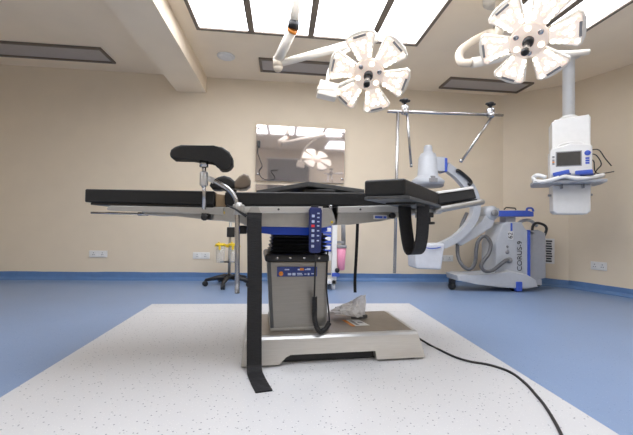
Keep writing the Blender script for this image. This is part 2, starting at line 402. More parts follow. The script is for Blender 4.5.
# column
col = tp('column', MB().hexa([(-.35, -.175, .144), (-.027, -.175, .144), (-.027, .175, .144), (-.35, .175, .144), (-.378, -.18, .54), (-.036, -.18, .54), (-.036, .18, .54), (-.378, .18, .54)], .012, 3), 'colsteel')
tp('column_foot_trim', MB().box(-.357, -.02, -.182, .182, .1445, .165, .004), 'satin', None, col)
tp('column_edge', MB().hexa([(-.357, -.183, .165), (-.338, -.183, .165), (-.338, -.16, .165), (-.357, -.16, .165), (-.385, -.188, .535), (-.364, -.188, .535), (-.364, -.16, .535), (-.385, -.16, .535)], .003), 'darkgrey', None, col)
cap = tp('column_cap', MB().box(-.397, -.028, -.195, .195, .535, .58, .014, 3), 'blackpl')
for x in (-.33, -.255, -.175, -.09): tp('rivet', MB().lathe([(.008, 0), (.007, .003), (.002, .004)], (x, -.195, .558), 12, (0, -1, 0)), 'chrome', None, cap)
st = tp('control_sticker', MB().box(-.328, -.098, -.1865, -.181, .452, .508, .002), 'navy2', 'navy control sticker with symbols', col)
for x, z, w, h in ((-.272, .492, .026, .006), (-.205, .492, .012, .008), (-.165, .492, .010, .006), (-.148, .494, .022, .010), (-.292+.035, .466, .020, .012), (-.232, .466, .018, .014), (-.200, .470, .028, .005), (-.197, .462, .032, .004), (-.166, .466, .012, .006), (-.148, .466, .010, .012), (-.125, .468, .014, .006)):
    tp('symbol', MB().box(x-w/2, x+w/2, -.188, -.1865, z-h/2, z+h/2), 'icon', None, st)
tp('orange_mark', MB().lathe([(.013, 0), (.013, .0015)], (-.305, -.1865, .469), 16, (0, -1, 0)), 'orange', None, st)
tp('orange_mark', MB().box(-.198, -.176, -.188, -.1865, .487, .500), 'orange', None, st)
# bellows
bl = MB(); z = .58
for k in range(5):
    bl.hexa([(-.36+.01, -.14, z), (-.055, -.14, z), (-.055, .14, z), (-.35, .14, z), (-.372+.004*k, -.165, z+.012), (-.032, -.165, z+.012), (-.032, .165, z+.012), (-.372+.004*k, .165, z+.012)])
    bl.hexa([(-.372+.004*k, -.165, z+.012), (-.032, -.165, z+.012), (-.032, .165, z+.012), (-.372+.004*k, .165, z+.012), (-.345, -.14, z+.0225), (-.06, -.14, z+.0225), (-.06, .14, z+.0225), (-.345, .14, z+.0225)])
    z += .0225
bl.box(-.345, -.06, -.15, .15, z-.02, .735)
tp('bellows', bl, 'rubber', 'black pleated rubber bellows')
tp('column_head_cover', MB().prism([(-.50, .735), (-.50, .715), (-.44, .698), (-.36, .690), (-.17, .690), (-.10, .698), (-.05, .715), (-.05, .735)], 'y', -.225, .225, .006), 'blue', 'bright blue plastic cover')
# top frame
bo = tp('main_frame', MB().prism([(-.545, .758), (-.50, .733), (-.09, .733), (-.04, .743), (-.012, .767), (-.02, .80), (-.04, .845), (-.545, .83)], 'y', -.268, .268, .006), 'satin')
tp('bolt', MB().lathe([(.012, 0), (.012, .008), (.008, .011)], (-.045, -.268, .85), 14, (0, -1, 0)), 'chrome', None, bo)
tp('yellow_dot', MB().lathe([(.007, 0), (.007, .002)], (-.035, -.268, .765), 12, (0, -1, 0)), 'yellow', None, bo)
bf = tp('back_frame', MB().prism([(-.008, .75), (.06, .752), (.246, .776), (.40, .81), (.52, .842), (.52, .868), (.02, .852), (.0, .81)], 'y', -.262, .262, .006), 'satin')
pl = tp('model_plate', MB().box(.208, .290, -.2665, -.261, .788, .812, .002), 'paper', 'white and blue type plate', bf)
for a, b_ in ((.216, .262), (.267, .285)): tp('plate_print', MB().box(a, b_, -.268, -.2665, .793, .806), 'cblue', None, pl)
tp('lock_knob', MB().lathe([(.016, 0), (.018, .008), (.018, .022), (.012, .026)], (.318, -.262, .81), 16, (0, -1, 0)), 'blackpl', None, bf)
for s in (-1, 1):
    y0, y1 = (-.300, -.270) if s < 0 else (.270, .300)
    r1 = tp('side_rail', MB().hexa([(-.545, y0, .803), (-.095, y0, .813), (-.095, y1, .813), (-.545, y1, .803), (-.545, y0, .836), (-.095, y0, .849), (-.095, y1, .849), (-.545, y1, .836)], .003), 'steel')
    tp('screw', MB().lathe([(.006, 0), (.006, .003)], (-.335, y0 if s < 0 else y1, .827), 10, (0, s, 0)), 'darkgrey', None, r1)
    y0, y1 = (-.296, -.262) if s < 0 else (.262, .296)
    r2 = tp('side_rail', MB().hexa([(-.008, y0, .818), (.40, y0, .836), (.40, y1, .836), (-.008, y1, .818), (-.008, y0, .852), (.40, y0, .873), (.40, y1, .873), (-.008, y1, .852)], .003), 'steel')
    tp('screw', MB().lathe([(.006, 0), (.006, .003)], (.12, y0 if s < 0 else y1, .84), 10, (0, s, 0)), 'darkgrey', None, r2)
def slab(u0, u1, v0, v1, zb0, zb1, zt0, zt1, bev): return MB().hexa([(u0, v0, zb0), (u1, v0, zb1), (u1, v1, zb1), (u0, v1, zb0), (u0, v0, zt0), (u1, v0, zt1), (u1, v1, zt1), (u0, v1, zt0)], bev, 3)
tp('back_board', slab(-.612, .395, -.255, .255, .830, .856, .842, .872, .002), 'blackpl')
tp('mattress', slab(-.617, .40, -.27, .27, .8425, .8725, .912, .945, .007), 'black', 'black mattress of the seat and back section')
# leg section on the left
tp('leg_board', slab(-1.262, -.672, -.26, .26, .825, .829, .8365, .8405, .002), 'blackpl')
tp('mattress', slab(-1.285, -.67, -.27, .27, .8375, .8415, .902, .915, .006), 'black', 'black mattress of the leg section')
for s in (-1, 1):
    a, b_ = (-.285, -.262) if s < 0 else (.262, .285)
    tp('leg_rail', MB().prism([(-1.178, .806), (-1.172, .818), (-1.16, .823), (-.62, .827), (-.62, .792), (-1.165, .799), (-1.175, .801)], 'y', a, b_, .003), 'satin')
tp('actuator_rod', MB().tube([(-1.297, -.17, .788), (-1.03, -.17, .787)], .0055, 8).lathe([(.009, 0), (.009, .05)], (-1.07, -.17, .787), 10, (1, 0, 0)), 'chrome')
tp('leg_actuator', MB().prism([(-1.06, .812), (-1.03, .782), (-.935, .786), (-.80, .772), (-.70, .762), (-.53, .762), (-.53, .815), (-.66, .826), (-1.0, .826)], 'y', -.19, .19, .004), 'satin')
hp = [(-.675, .77), (-.655, .762), (-.535, .748), (-.535, .834), (-.675, .832)]
tp('hinge_housing', MB().prism(hp, 'y', .20, .266, .004), 'satin')
hb = tp('hinge_housing', MB().prism(hp, 'y', -.266, -.20, .004), 'satin')
tp('hinge_block', MB().prism([(-.668, .832), (-.60, .834), (-.62, .90), (-.668, .905)], 'y', -.24, .24, .004), 'bronze')
tp('yellow_stud', MB().lathe([(.010, 0), (.010, .004), (.004, .006)], (-.625, -.266, .803), 12, (0, -1, 0)), 'yellow', None, hb)
tp('brass_stud', MB().lathe([(.012, 0), (.012, .005), (.005, .007)], (-.655, -.266, .808), 12, (0, -1, 0)), 'bronze', None, hb)
tp('release_knob', MB().lathe([(.015, 0), (.017, .01), (.017, .028), (.011, .034)], (-.712, -.285, .775), 14, (0, -1, 0)).box(-.73, -.694, -.285, -.19, .764, .80), 'blackpl')
tp('frame_end_stop', MB().box(-.56, -.50, -.20, .20, .69, .734, .006), 'rubber')
# head section on the right, tilted up
hd = tp('mattress', MB().hexa([(.612, -.27, .884), (.862, -.27, .928), (.862, .27, .928), (.612, .27, .884), (.612, -.255, .948), (.852, -.255, .988), (.852, .255, .988), (.612, .255, .948)], .008, 2), 'black', 'black mattress of the tilted head section')
tp('painted_sheen', MB().hexa([(.614, -.262, .9482), (.848, -.262, .9862), (.848, -.222, .9892), (.614, -.222, .9512), (.614, -.253, .963), (.848, -.253, 1.002), (.848, -.225, 1.004), (.614, -.225, .965)], .005, 2), 'grey_sheen', 'pale strip with the front edge sheen of the head pad painted in', hd)  # reflection on the glossy pad bevel, put in as a light grey strip
tp('head_board', MB().hexa([(.60, -.255, .868), (.875, -.255, .916), (.875, .255, .916), (.60, .255, .868), (.60, -.255, .882), (.875, -.255, .928), (.875, .255, .928), (.60, .255, .882)], .003), 'blackpl')
for s in (-1, 1):
    v = s*.275
    tp('head_rail', MB().tube([(.575, v, .846), (.60, v, .851), (.895, v, .908), (.905, v, .910)], [.016, .019, .017, .009], 14), 'satin')
tp('head_joint', MB().box(.50, .64, -.24, .24, .835, .868, .006).lathe([(.024, -.29), (.024, .29)], (.60, 0, .85), 20, (0, 1, 0)), 'steel')
ck = tp('rail_clamp', MB().box(.46, .515, -.31, -.263, .80, .868, .005), 'satin')
tp('clamp_knob', MB().lathe([(.008, -.015), (.008, .02), (.03, .02), (.032, .026), (.03, .034), (.01, .036)], (.542, -.285, .80), 16, (0, 0, -1)).box(.50, .56, -.305, -.265, .805, .835, .004), 'blackpl', None, ck)

def tthing(name, label, cat, u, v, z, group=None, rz=0):
    return thing(name, label, cat, mtx=TM @ Matrix.Translation((u, v, z)) @ Matrix.Rotation(rz, 4, 'Z'), group=group)
# leg supports clamped to the side rails
lg = 'leg supports clamped to the table'
t = tthing('leg_support', 'black saddle leg support on a bent steel rod at the table front', 'leg support', -.545, -.32, .39, lg)
ps = [(-.878, 1.082), (-.873, 1.103), (-.854, 1.119), (-.827, 1.13), (-.669, 1.135), (-.629, 1.131), (-.593, 1.109), (-.575, 1.078), (-.574, 1.046), (-.588, 1.026), (-.606, 1.016), (-.630, 1.014), (-.643, 1.022), (-.650, 1.046), (-.664, 1.061), (-.69, 1.066), (-.863, 1.058), (-.874, 1.068)]
part('pad', MB().prism(ps, 'y', -.362, -.265, .012, 3), 'black', t, TM)
part('pad_post', MB().lathe([(.022, 1.03), (.022, 1.066)], (-.72, -.32, 0), 14).tube([(-.719, -.32, .99), (-.719, -.32, 1.04)], .011), 'chrome', t, TM)
part('swivel_joint', MB().lathe([(.018, .935), (.021, .942), (.021, 1.0), (.017, 1.006)], (-.718, -.32, 0), 18).tube([(-.70, -.32, .975), (-.668, -.32, .962)], [.012, .016]), 'steel', t, TM)
part('rod', MB().tube(curve([(-.69, -.32, .972), (-.65, -.32, .953), (-.60, -.32, .925), (-.565, -.32, .885), (-.551, -.32, .835), (-.545, -.32, .70), (-.538, -.32, .39)], 6), .0125, 12), 'chrome', t, TM)
part('locking_lever', MB().tube([(-.717, -.325, .94), (-.714, -.325, .90), (-.712, -.325, .815)], [.009, .010, .010], 10).ball((-.717, -.325, .935), .013), 'chrome', t, TM)
cl = part('rail_clamp', MB().box(-.572, -.512, -.335, -.298, .792, .845, .006).lathe([(.02, -.03), (.02, .03)], (-.545, -.32, .825), 14), 'satin', t, TM)
part('tommy_bar', MB().tube([(-.60, -.345, .838), (-.56, -.345, .822), (-.50, -.345, .785)], [.004, .005, .008], 8), 'blackpl', cl, TM)
t = tthing('leg_support', 'black and brown leg support behind the table, partly hidden by the front one', 'leg support', -.60, .32, .8, lg)
part('pad', MB().prism([(-.765, .998), (-.75, 1.03), (-.71, 1.058), (-.671, 1.070), (-.63, 1.06), (-.60, 1.035), (-.585, 1.0), (-.60, .985), (-.66, .985), (-.70, .972), (-.745, .972)], 'y', .24, .40, .016, 3), 'black', t, TM)
part('pad_flap', MB().prism([(-.615, 1.0), (-.60, 1.035), (-.57, 1.072), (-.54, 1.09), (-.508, 1.078), (-.492, 1.045), (-.495, 1.008), (-.52, .985), (-.56, .978), (-.60, .985)], 'y', .24, .40, .018, 3), 'brown', t, TM, 'worn brown inner flap')
part('rod', MB().tube([(-.60, .32, .98), (-.60, .32, .80)], .012, 10), 'chrome', t, TM)
part('rail_clamp', MB().box(-.63, -.53, .298, .34, .80, .85, .005), 'satin', t, TM)

# arm boards
B = V3((.149, -.80, 0)); dr = V3((.445, .504, 0)).normalized(); nr = V3((-dr.y, dr.x, 0))
LM = TM @ Matrix.Translation(B) @ Matrix(((dr.x, nr.x, 0, 0), (dr.y, nr.y, 0, 0), (0, 0, 1, 0), (0, 0, 0, 1)))
t = thing('arm_board', 'black padded arm board reaching out in front of the table at right', 'arm board', mtx=LM @ Matrix.Translation((0, 0, .87)))
part('pad', MB().box(0, .672, 0, .182, .879, .950, .010, 3), 'black', t, LM)
part('board', MB().prism([(.03, -.012), (.69, -.012), (.69, .192), (.03, .192), (.0, .165), (.0, .01)], 'z', .864, .8785, .003), 'darkgrey', t, LM)
part('strap_slot_bar', MB().box(.20, .60, .01, .155, .852, .8635, .004), 'blackpl', t, LM)
part('mounting_arm', MB().box(.56, .72, .05, .11, .835, .852, .004), 'steel', t, LM)
# strap hanging in a loop from the arm board
wd = V3((.883, .469, 0))
pts = [LM @ V3(q) for q in ((.355, .105, .863), (.358, .104, .80), (.366, .095, .71), (.374, .085, .645), (.38, .075, .616), (.38, .058, .608), (.38, .035, .632), (.38, .022, .70), (.38, .018, .78), (.38, .018, .863))]
o = single('arm_strap', MB().ribbon(curve(pts, 4), wd, .092, .006), 'web', 'wide black fabric strap hanging in a loop under the arm board', 'strap', tuple(LM @ V3((.385, .06, .612))))
# second board lying loose on the mattress
N = V3((-.150, -.14, 1.004)); Lc = V3((-.455, .22, .974)); Rc = V3((.280, .12, 1.000)); Oc = Lc+Rc-N; n = (Rc-N).cross(Lc-N).normalized()*-.030
t = tthing('arm_board', 'flat dark grey board lying askew on top of the table mattress', 'arm board', 0, 0, .93)
part('board', MB().hexa([N+n, Rc+n, Oc+n, Lc+n, N, Rc, Oc, Lc], .004), 'darkgrey', t, TM)
part('support_block', MB().box(-.17, .02, -.10, .12, .923, .966, .006).box(.02, .12, -.02, .16, .93, .950, .004), 'blackpl', t, TM)

# restraint strap hanging from the front rail to the floor
t = tthing('restraint_strap', 'long wide black strap hanging from the front rail down to the floor', 'strap', -.445, -.42, 0)
part('webbing', MB().ribbon(curve([(-.460, -.318, .805), (-.460, -.325, .74), (-.452, -.33, .50), (-.447, -.335, .22), (-.443, -.345, .06), (-.440, -.372, .014), (-.432, -.42, .008), (-.415, -.50, .006), (-.398, -.572, .006)], 6), (1, .12, 0), .075, .006), 'web', t, TM)
part('rail_hook', MB().prism([(-.500, .798), (-.422, .798), (-.44, .838), (-.478, .838)], 'y', -.315, -.302, .003), 'satin', t, TM)
t = tthing('restraint_strap', 'thin black strap hanging behind the table right of the column', 'strap', .26, .305, .23)
part('webbing', MB().ribbon(curve([(.288, .303, .84), (.290, .304, .72), (.284, .305, .5), (.278, .305, .35), (.281, .305, .256)], 5), (1, -.15, 0), .022, .005), 'web', t, TM)
part('rail_hook', MB().box(.268, .302, .297, .309, .83, .862, .002), 'blackpl', t, TM)

# hand control
t = tthing('hand_control', 'navy hand control with rows of buttons hanging on the front rail', 'remote control', -.14, -.32, .6)
RM = TM @ Matrix.Translation((-.142, -.335, .6))
hc = part('housing', MB().prism([(-.030, .012), (-.022, 0), (.024, 0), (.033, .012), (.034, .225), (.028, .24), (-.028, .24), (-.034, .225)], 'y', -.014, .014, .004), 'navy', t, RM)
part('rail_hook', MB().box(-.02, .02, .014, .034, .19, .252, .003), 'blackpl', t, RM)
for i, z in enumerate((.195, .166, .118, .092, .064, .036)): part('button', MB().box(-.021, -.006, -.0165, -.014, z-.007, z+.007, .001), 'icon', hc, RM)
part('red_button', MB().box(-.023, -.005, -.0168, -.014, .136, .149, .001), 'red', hc, RM)
for z in (.21, .188, .166, .144, .118, .092, .066): part('symbol', MB().box(.008, .020, -.0155, -.014, z-.004, z+.003), 'icon', hc, RM)
part('cable', MB().tube(curve([(.005, 0, .002), (.006, .0, -.05), (.010, .03, -.15), (.022, .10, -.26)], 6), .0045, 8).tube(helix(curve([(.024, .10, -.255), (.026, .10, -.36), (.030, .085, -.40), (.045, .08, -.434), (.06, .085, -.446)], 6), .011, 26), .0045, 5).tube(helix(curve([(.055, .085, -.444), (.085, .095, -.435), (.112, .105, -.40)], 6), .011, 11), .0045, 5)
     .tube(curve([(.112, .105, -.40), (.108, .115, -.33), (.100, .14, -.22), (.102, .15, -.10), (.106, .155, .0)], 6), .0045, 8), 'cord', t, RM)

# anaesthetic screen frame clamped to the far rail
t = tthing('screen_frame', 'tall steel screen frame with hanging rods rising behind the table', 'screen frame', .59, .31, .397)
part('post', MB().tube([(.590, .312, .397), (.600, .312, 1.632)], .0115, 12), 'chrome', t, TM)
part('cross_bar', MB().tube([(.515, .312, 1.624), (1.507, .312, 1.671)], .0115, 12), 'chrome', t, TM)
part('rail_clamp', MB().box(.555, .635, .268, .335, .82, .90, .006), 'satin', t, TM)
for nm, u, z, e in (('front', .655, 1.632, (.714, .312, 1.207)), ('back', 1.395, 1.668, (1.134, .312, 1.268))):
    c_ = part('rod_clamp', MB().lathe([(.026, -.03), (.03, -.02), (.03, .03), (.022, .04)], (u, .312, z+.012), 14).ball((u, .295, z-.01), .024), 'chrome', t, TM)
    part('clamp_knob', MB().lathe([(.010, .03), (.010, .058), (.022, .06), (.028, .068), (.028, .080), (.022, .086), (.01, .088)], (u, .312, z+.012), 10).box(u-.042, u+.042, .300, .324, z+.078, z+.094, .006), 'blackpl', c_, TM)
    part('hanging_rod', MB().tube([(u+.012, .295, z-.005), e], .0095, 10).lathe([(.011, 0), (.011, .02)], e, 10), 'chrome', t, TM)

# things lying on the base and the floor
t = tthing('plastic_bag', 'crumpled clear plastic bag lying on the steel table base', 'plastic bag', .2, .04, .145)
bm = bmesh.new(); bmesh.ops.create_icosphere(bm, subdivisions=4, radius=1)
for v in bm.verts:
    c = v.co.copy(); k = 1+.16*math.sin(7*c.x+3*c.z)*math.cos(6*c.y-2*c.x)+.12*math.sin(15*c.x+11*c.y)*math.sin(12*c.z)
    hgt = .028+.062*max(0, (c.x+.55))**1.3
    v.co = V3((c.x*.115*k+.03*max(0, c.z)*(c.x > -.3), c.y*.06*k*(1-.45*max(0, c.z)), max(-.2, c.z)*hgt*k*1.25))
mn = min(v.co.z for v in bm.verts)
mb = MB(); mb.add(bm, False, Matrix.Translation((.160, .06, .1450-mn)))
part('film', mb, 'bag', t, TM)
part('contents', MB().box(.20, .285, .03, .05, .146, .165, .004).box(.17, .24, .015, .03, .146, .158, .003), 'darkgrey', t, TM)
t = tthing('leaflet', 'small printed leaflet with an orange stripe beside the plastic bag', 'leaflet', .19, -.08, .145)
part('sheet', MB().prism([(.13, .0), (.215, -.005), (.245, -.125), (.155, -.13)], 'z', .1447, .1457), 'paper', t, TM)
part('orange_stripe', MB().prism([(.105, -.002), (.128, -.003), (.152, -.135), (.130, -.135)], 'z', .1447, .1460), 'orange', t, TM)
part('print', MB().prism([(.145, -.01), (.165, -.012), (.185, -.115), (.165, -.115)], 'z', .1457, .1461).prism([(.185, -.05), (.215, -.05), (.222, -.08), (.19, -.08)], 'z', .1457, .1461), 'grey', t, TM)
o = single('power_cord', MB().tube(curve([TM @ V3((.49, .06, .075)), TM @ V3((.53, .06, .065)), *[on_floor(a, b, .007) for a, b in ((430, 345), (440, 350), (455, 357), (470, 361.5), (490, 365), (510, 372), (525, 383), (536, 395), (545, 406), (556, 424), (566, 445))]], 6), .0065, 8), 'cord', 'black power cord snaking from the table base across the white floor', 'cord', tuple(on_floor(470, 361.5)))

# ------------------------------------------------------------------ surgical lamps
def lamp(label, hub, nrm, spin, arms, big):
    hub = V3(hub); nz = V3(nrm).normalized(); xx = RT-nz*RT.dot(nz); xx.normalize(); yy = nz.cross(xx)
    X = Matrix(((xx.x, yy.x, nz.x, hub.x), (xx.y, yy.y, nz.y, hub.y), (xx.z, yy.z, nz.z, hub.z), (0, 0, 0, 1)))
    t = thing('surgical_light', label, 'surgical light', mtx=X, group='petal surgical lights')
    h = part('hub', MB().lathe([(.02, -.07), (.07, -.065), (.10, -.04), (.116, -.02), (.116, -.004), (.106, 0)], (0, 0, 0), 32), 'hub', t, X)
    for k in range(6):
        a = k*PI/3+spin+PI/6
        part('hub_lens', MB().lathe([(.018, 0), (.018, .004), (.012, .007)], (.082*math.cos(a), .082*math.sin(a), 0), 14), 'led' if k % 2 else 'chrome', h, X)
    led = []
    for mm in ('led', 'ledw'):
        me_ = MB().lathe([(.0145, -.002), (.0145, .0005), (.009, .003)], (0, 0, 0), 12).bm
        md = bpy.data.meshes.new('led_lens'); me_.to_mesh(md); me_.free(); md.materials.append(M[mm])
        led.append(bpy.data.objects.new('led_lens', md))
    R0, R1, w0, w1 = .102, .298, .045, .110
    for k in range(6):
        A = X @ Matrix.Rotation(k*PI/3+spin, 4, 'Z')
        outl = [(R0, -w0), (R1-.035, -w1), (R1-.012, -w1+.012), (R1+.004, -w1*.5), (R1+.008, 0), (R1+.004, w1*.5), (R1-.012, w1-.012), (R1-.035, w1), (R0, w0)]
        pe = part('petal', MB().prism(outl, 'z', -.045, -.006, .006), 'lampw', t, A)
        inn = [(R0+.012, -w0+.006), (R1-.035, -w1+.010), (R1-.018, -w1+.024), (R1-.012, 0), (R1-.018, w1-.024), (R1-.035, w1-.010), (R0+.012, w0-.006)]
        part('lens_cover', MB().prism(inn, 'z', -.006, -.002, .002), 'petal', pe, A)
        i = 0
        for r_, n_ in ((.135, 2), (.168, 3), (.201, 3), (.232, 4), (.262, 4)):
            for jj in range(n_):
                ww = (w0+(w1-w0)*(r_-R0)/(R1-R0))*.72
                y = -ww+2*ww*jj/(n_-1)
                if r_ > .25 and 0 < jj < n_-1: continue
                lo = led[i % 5 == 3].copy(); C.objects.link(lo); lo.parent = pe; MW[lo] = MW[pe]
                lo.matrix_local = MW[pe].inverted() @ A @ Matrix.Translation((r_, y, 0)); i += 1
        part('edge_grip', MB().box(R1-.030, R1-.014, -.046, .046, -.001, .004, .002), 'grey', pe, A)
    g = part('handle', MB().lathe([(.03, 0), (.034, .004), (.034, .035), (.022, .045)], (0, 0, 0), 20), 'blackpl', t, X)
    part('handle_grip', MB().lathe([(.018, .04), (.018, .15), (.014, .155)], (0, 0, 0), 16), 'chrome', g, X)
    part('handle_tip', MB().lathe([(.018, .15), (.023, .156), (.023, .185), (.014, .192)], (0, 0, 0), 16), 'blackpl', g, X)
    for l_ in led: bpy.data.objects.remove(l_)
    arms(t, X); return t
def arms1(t, X):
    y1, y2, y3 = 2.60, 2.85, 2.72
    j = at(293, 29, y1); e = at(278, 60, y2); e2 = at(278, 64, y2); f = at(375, 38, y3)
    top = V3((j.x+.04, j.y-.12, H-.024))
    part('ceiling_tube', MB().tube([top, j+(top-j)*.12], .034, 16).lathe([(.14, -.03), (.14, 0)], top, 24), 'lampw', t)
    part('joint_cover', MB().tube([j+(top-j)*.14, j], [.044, .044], 18), 'blackpl', t)
    part('joint_ring', MB().tube([j, j+(e-j)*.06], [.043, .041], 18), 'orange', t)
    part('drop_arm', MB().tube([j+(e-j)*.05, j.lerp(e, .5), e], [.038, .040, .042], 16).ball(e, .043), 'lampw', t)
    part('elbow', MB().tube([e+V3((0, 0, .02)), e2+V3((0, 0, -.03))], .042, 16).ball(e2+V3((0, 0, -.03)), .04), 'cream', t)
    part('spring_arm', MB().tube([e2, e2.lerp(f, .5), f], [.028, .034, .036], 14).ball(f, .04), 'lampw', t)
    s = [f, at(352, 48, 2.70), at(336, 60, 2.66), at(329, 72, 2.62), at(327, 86, 2.58)]
    part('yoke', MB().tube(curve(s, 6), .015, 12), 'lampw', t)
    b = at(327.5, 91, 2.56); hb = X @ V3((0, 0, -.05))
    part('control_box', MB().box(-.075, .075, -.05, .05, -.058, .058, .010, 2, Matrix.Translation(b) @ Matrix.Rotation(.18, 4, 'Y')).box(-.085, .05, -.053, -.02, -.012, .012, .003, 2, Matrix.Translation(b)), 'lampw', t)
    part('hub_rod', MB().tube([b, hb], .017, 12), 'lampw', t)
def arms2(t, X):
    hb = X @ V3((0, 0, -.05)); a = at(472, 63, 2.62); c = at(590, 52, 2.40); r = hb+(hb-a)*.05+V3((0, .1, .02))
    part('yoke', MB().tube([a, at(500, 58, 2.6), at(520, 54, 2.58), hb], [.042, .034, .03, .03], 14), 'lampw', t)
    m1 = at(545, 54, 2.55)
    part('yoke_bar', MB().tube([hb, m1, at(570, 54, 2.5), at(589, 52, 2.45)], [.03, .028, .026, .022], 14), 'lampw', t)
    top = V3((1.72, 2.55, H-.024))
    part('spring_arm', MB().tube(curve([a, at(461, 62, 2.66), at(460, 52, 2.68), at(472, 42, 2.66), at(490, 33, 2.62), top-V3((0, 0, .30)), top], 6), .033, 14), 'cream', t)
    part('ceiling_flange', MB().lathe([(.12, -.03), (.12, .022)], top, 24), 'lampw', t)
    part('knob', MB().lathe([(.012, 0), (.012, .02)], a+V3((.07, -.05, 0)), 10, (0, -1, 0)), 'navy', t)
h1 = at(368.5, 75, 2.45); h2 = at(528.5, 41, 2.08)
lamp('left surgical lamp with six glowing white petals on a jointed ceiling arm', h1, (EYE-h1).normalized()+V3((-.05, .10, -.38)), math.radians(-11), arms1, True)
lamp('right surgical lamp with six glowing petals, higher and nearer the monitor pendant', h2, (EYE-h2).normalized()+V3((-.06, .14, -.42)), math.radians(27), arms2, False)

# ------------------------------------------------------------------ monitor pendant
PX = V3((3.04, 3.3, 0)); PM = Matrix.Translation(PX) @ Matrix.Rotation(math.radians(-32), 4, 'Z')
t = thing('ceiling_pendant', 'white ceiling pendant column with a boxy head and shelf at right', 'ceiling pendant', mtx=PM @ Matrix.Translation((0, 0, .9)))
part('column', MB().lathe([(.056, 1.93), (.056, H-.03), (.11, H-.03), (.11, H-.001)], (0, .06, 0), 24), 'pend', t, PM)
part('collar', MB().lathe([(.085, 1.94), (.085, 1.965), (.06, 1.985)], (0, .06, 0), 24), 'pend', t, PM)
part('head_box', MB().prism([(-.165, 1.30), (.165, 1.30), (.168, 1.925), (.15, 1.955), (-.14, 1.93), (-.168, 1.90)], 'y', -.05, .17, .012, 2), 'pend', t, PM)
part('shelf', MB().prism([(-.36, -.24), (.25, -.24), (.26, .0), (.25, .20), (-.33, .20), (-.36, .0)], 'z', 1.225, 1.252, .004), 'mach2', t, PM)
for x in (-.09, .09): part('shelf_bracket', MB().box(x-.008, x+.008, -.12, .02, 1.18, 1.226), 'grey', t, PM)
part('lower_box', MB().prism([(-.160, .945), (-.13, .915), (.13, .915), (.160, .945), (.165, 1.224), (-.165, 1.224)], 'y', -.07, .16, .014, 2), 'pend', t, PM)
part('side_knob', MB().lathe([(.012, 0), (.012, .03)], (.163, .02, 1.12), 10, (1, 0, 0)), 'grey', t, PM)
part('side_knob', MB().lathe([(.012, 0), (.012, .03)], (-.163, .02, 1.12), 10, (-1, 0, 0)), 'grey', t, PM)
# defibrillator monitor on the shelf
PM0 = PM; PM = PM0 @ Matrix.Translation((-.03, 0, -.012))
t = thing('patient_monitor', 'white monitor with a dark screen standing on the pendant shelf', 'monitor', mtx=PM @ Matrix.Translation((0, -.14, 1.253)))
hs = part('housing', MB().prism([(-.175, 1.254), (.172, 1.254), (.178, 1.60), (.155, 1.625), (.0, 1.645), (-.16, 1.60), (-.178, 1.565)], 'y', -.20, -.055, .012, 2), 'white', t, PM)
part('screen', MB().box(-.118, .080, -.204, -.199, 1.418, 1.555, .002), 'screen', hs, PM)
part('screen_bezel', MB().box(-.128, .090, -.202, -.1985, 1.408, 1.565, .003), 'grey', hs, PM)
part('selector_knob', MB().lathe([(.026, 0), (.026, .008), (.02, .012)], (.135, -.20, 1.535), 16, (0, -1, 0)), 'cblue', hs, PM)
for k in range(3): part('blue_button', MB().box(.118, .15, -.204, -.199, 1.425+k*.024, 1.443+k*.024), 'cblue', hs, PM)
for k in range(3): part('side_button', MB().box(-.158, -.138, -.203, -.199, 1.43+k*.035, 1.452+k*.035), 'grey', hs, PM)
part('orange_button', MB().box(-.158, -.138, -.2035, -.199, 1.452, 1.464), 'orange', hs, PM)
part('carry_handle', MB().tube(curve([(-.09, -.12, 1.60), (-.08, -.12, 1.645), (.0, -.12, 1.665), (.10, -.12, 1.655), (.115, -.12, 1.62)], 5), .013, 10), 'white', t, PM)
part('lower_panel', MB().prism([(-.165, 1.268), (.16, 1.268), (.16, 1.335), (-.165, 1.33)], 'y', -.206, -.199, .003), 'mach', hs, PM)
gp = 'blue defibrillator paddles on the shelf'
for nm, u, rz, lb in (('a', -.085, .22, 'blue paddle on the white cord, left of the two on the shelf'), ('b', .10, .06, 'blue paddle on the white cord, right of the two on the shelf')):
    X = PM @ Matrix.Translation((u, -.245, 1.335)) @ Matrix.Rotation(-rz, 4, 'Y')
    t = thing('defibrillator_paddle', lb, 'paddle', mtx=X, group=gp)
    part('grip', MB().box(-.075, .065, -.018, .018, -.018, .022, .008), 'cblue', t, X)
    part('paddle_head', MB().box(-.035, .070, -.022, .022, -.034, -.017, .006), 'navy2', t, X)
PM = PM0 @ Matrix.Translation((-.045, 0, 0))
cp = [(-.20, -.235, 1.285), (-.27, -.22, 1.315), (-.305, -.20, 1.295), (-.29, -.215, 1.255), (-.22, -.235, 1.245), (-.14, -.245, 1.262), (-.05, -.25, 1.29), (.0, -.25, 1.275), (.06, -.25, 1.262), (.15, -.24, 1.268), (.23, -.20, 1.285), (.28, -.15, 1.30), (.25, -.12, 1.285)]
o = single('paddle_cord', MB().tube(curve(cp, 6), .022, 10), 'white', 'thick white coiled cord draped along the front of the pendant shelf', 'cord', tuple(PM @ V3((0, -.22, 1.253))), frame=PM)
PM = PM0; cb = MB()
for pts in ([(.165, .02, 1.59), (.24, .0, 1.585), (.30, .03, 1.50), (.36, .06, 1.42)], [(.165, .05, 1.56), (.22, .0, 1.53), (.27, .03, 1.44), (.235, .04, 1.38), (.20, .03, 1.30), (.19, .03, 1.252)], [(.165, .05, 1.50), (.20, .0, 1.47), (.215, .02, 1.37), (.26, .03, 1.34), (.38, .06, 1.36)]):
    cb.tube(curve(pts, 6), .0055, 7)
o = single('monitor_cable', cb, 'cord', 'black cables looping from the right side of the pendant head', 'cable', tuple(PM @ V3((.2, .03, 1.25))), frame=PM)

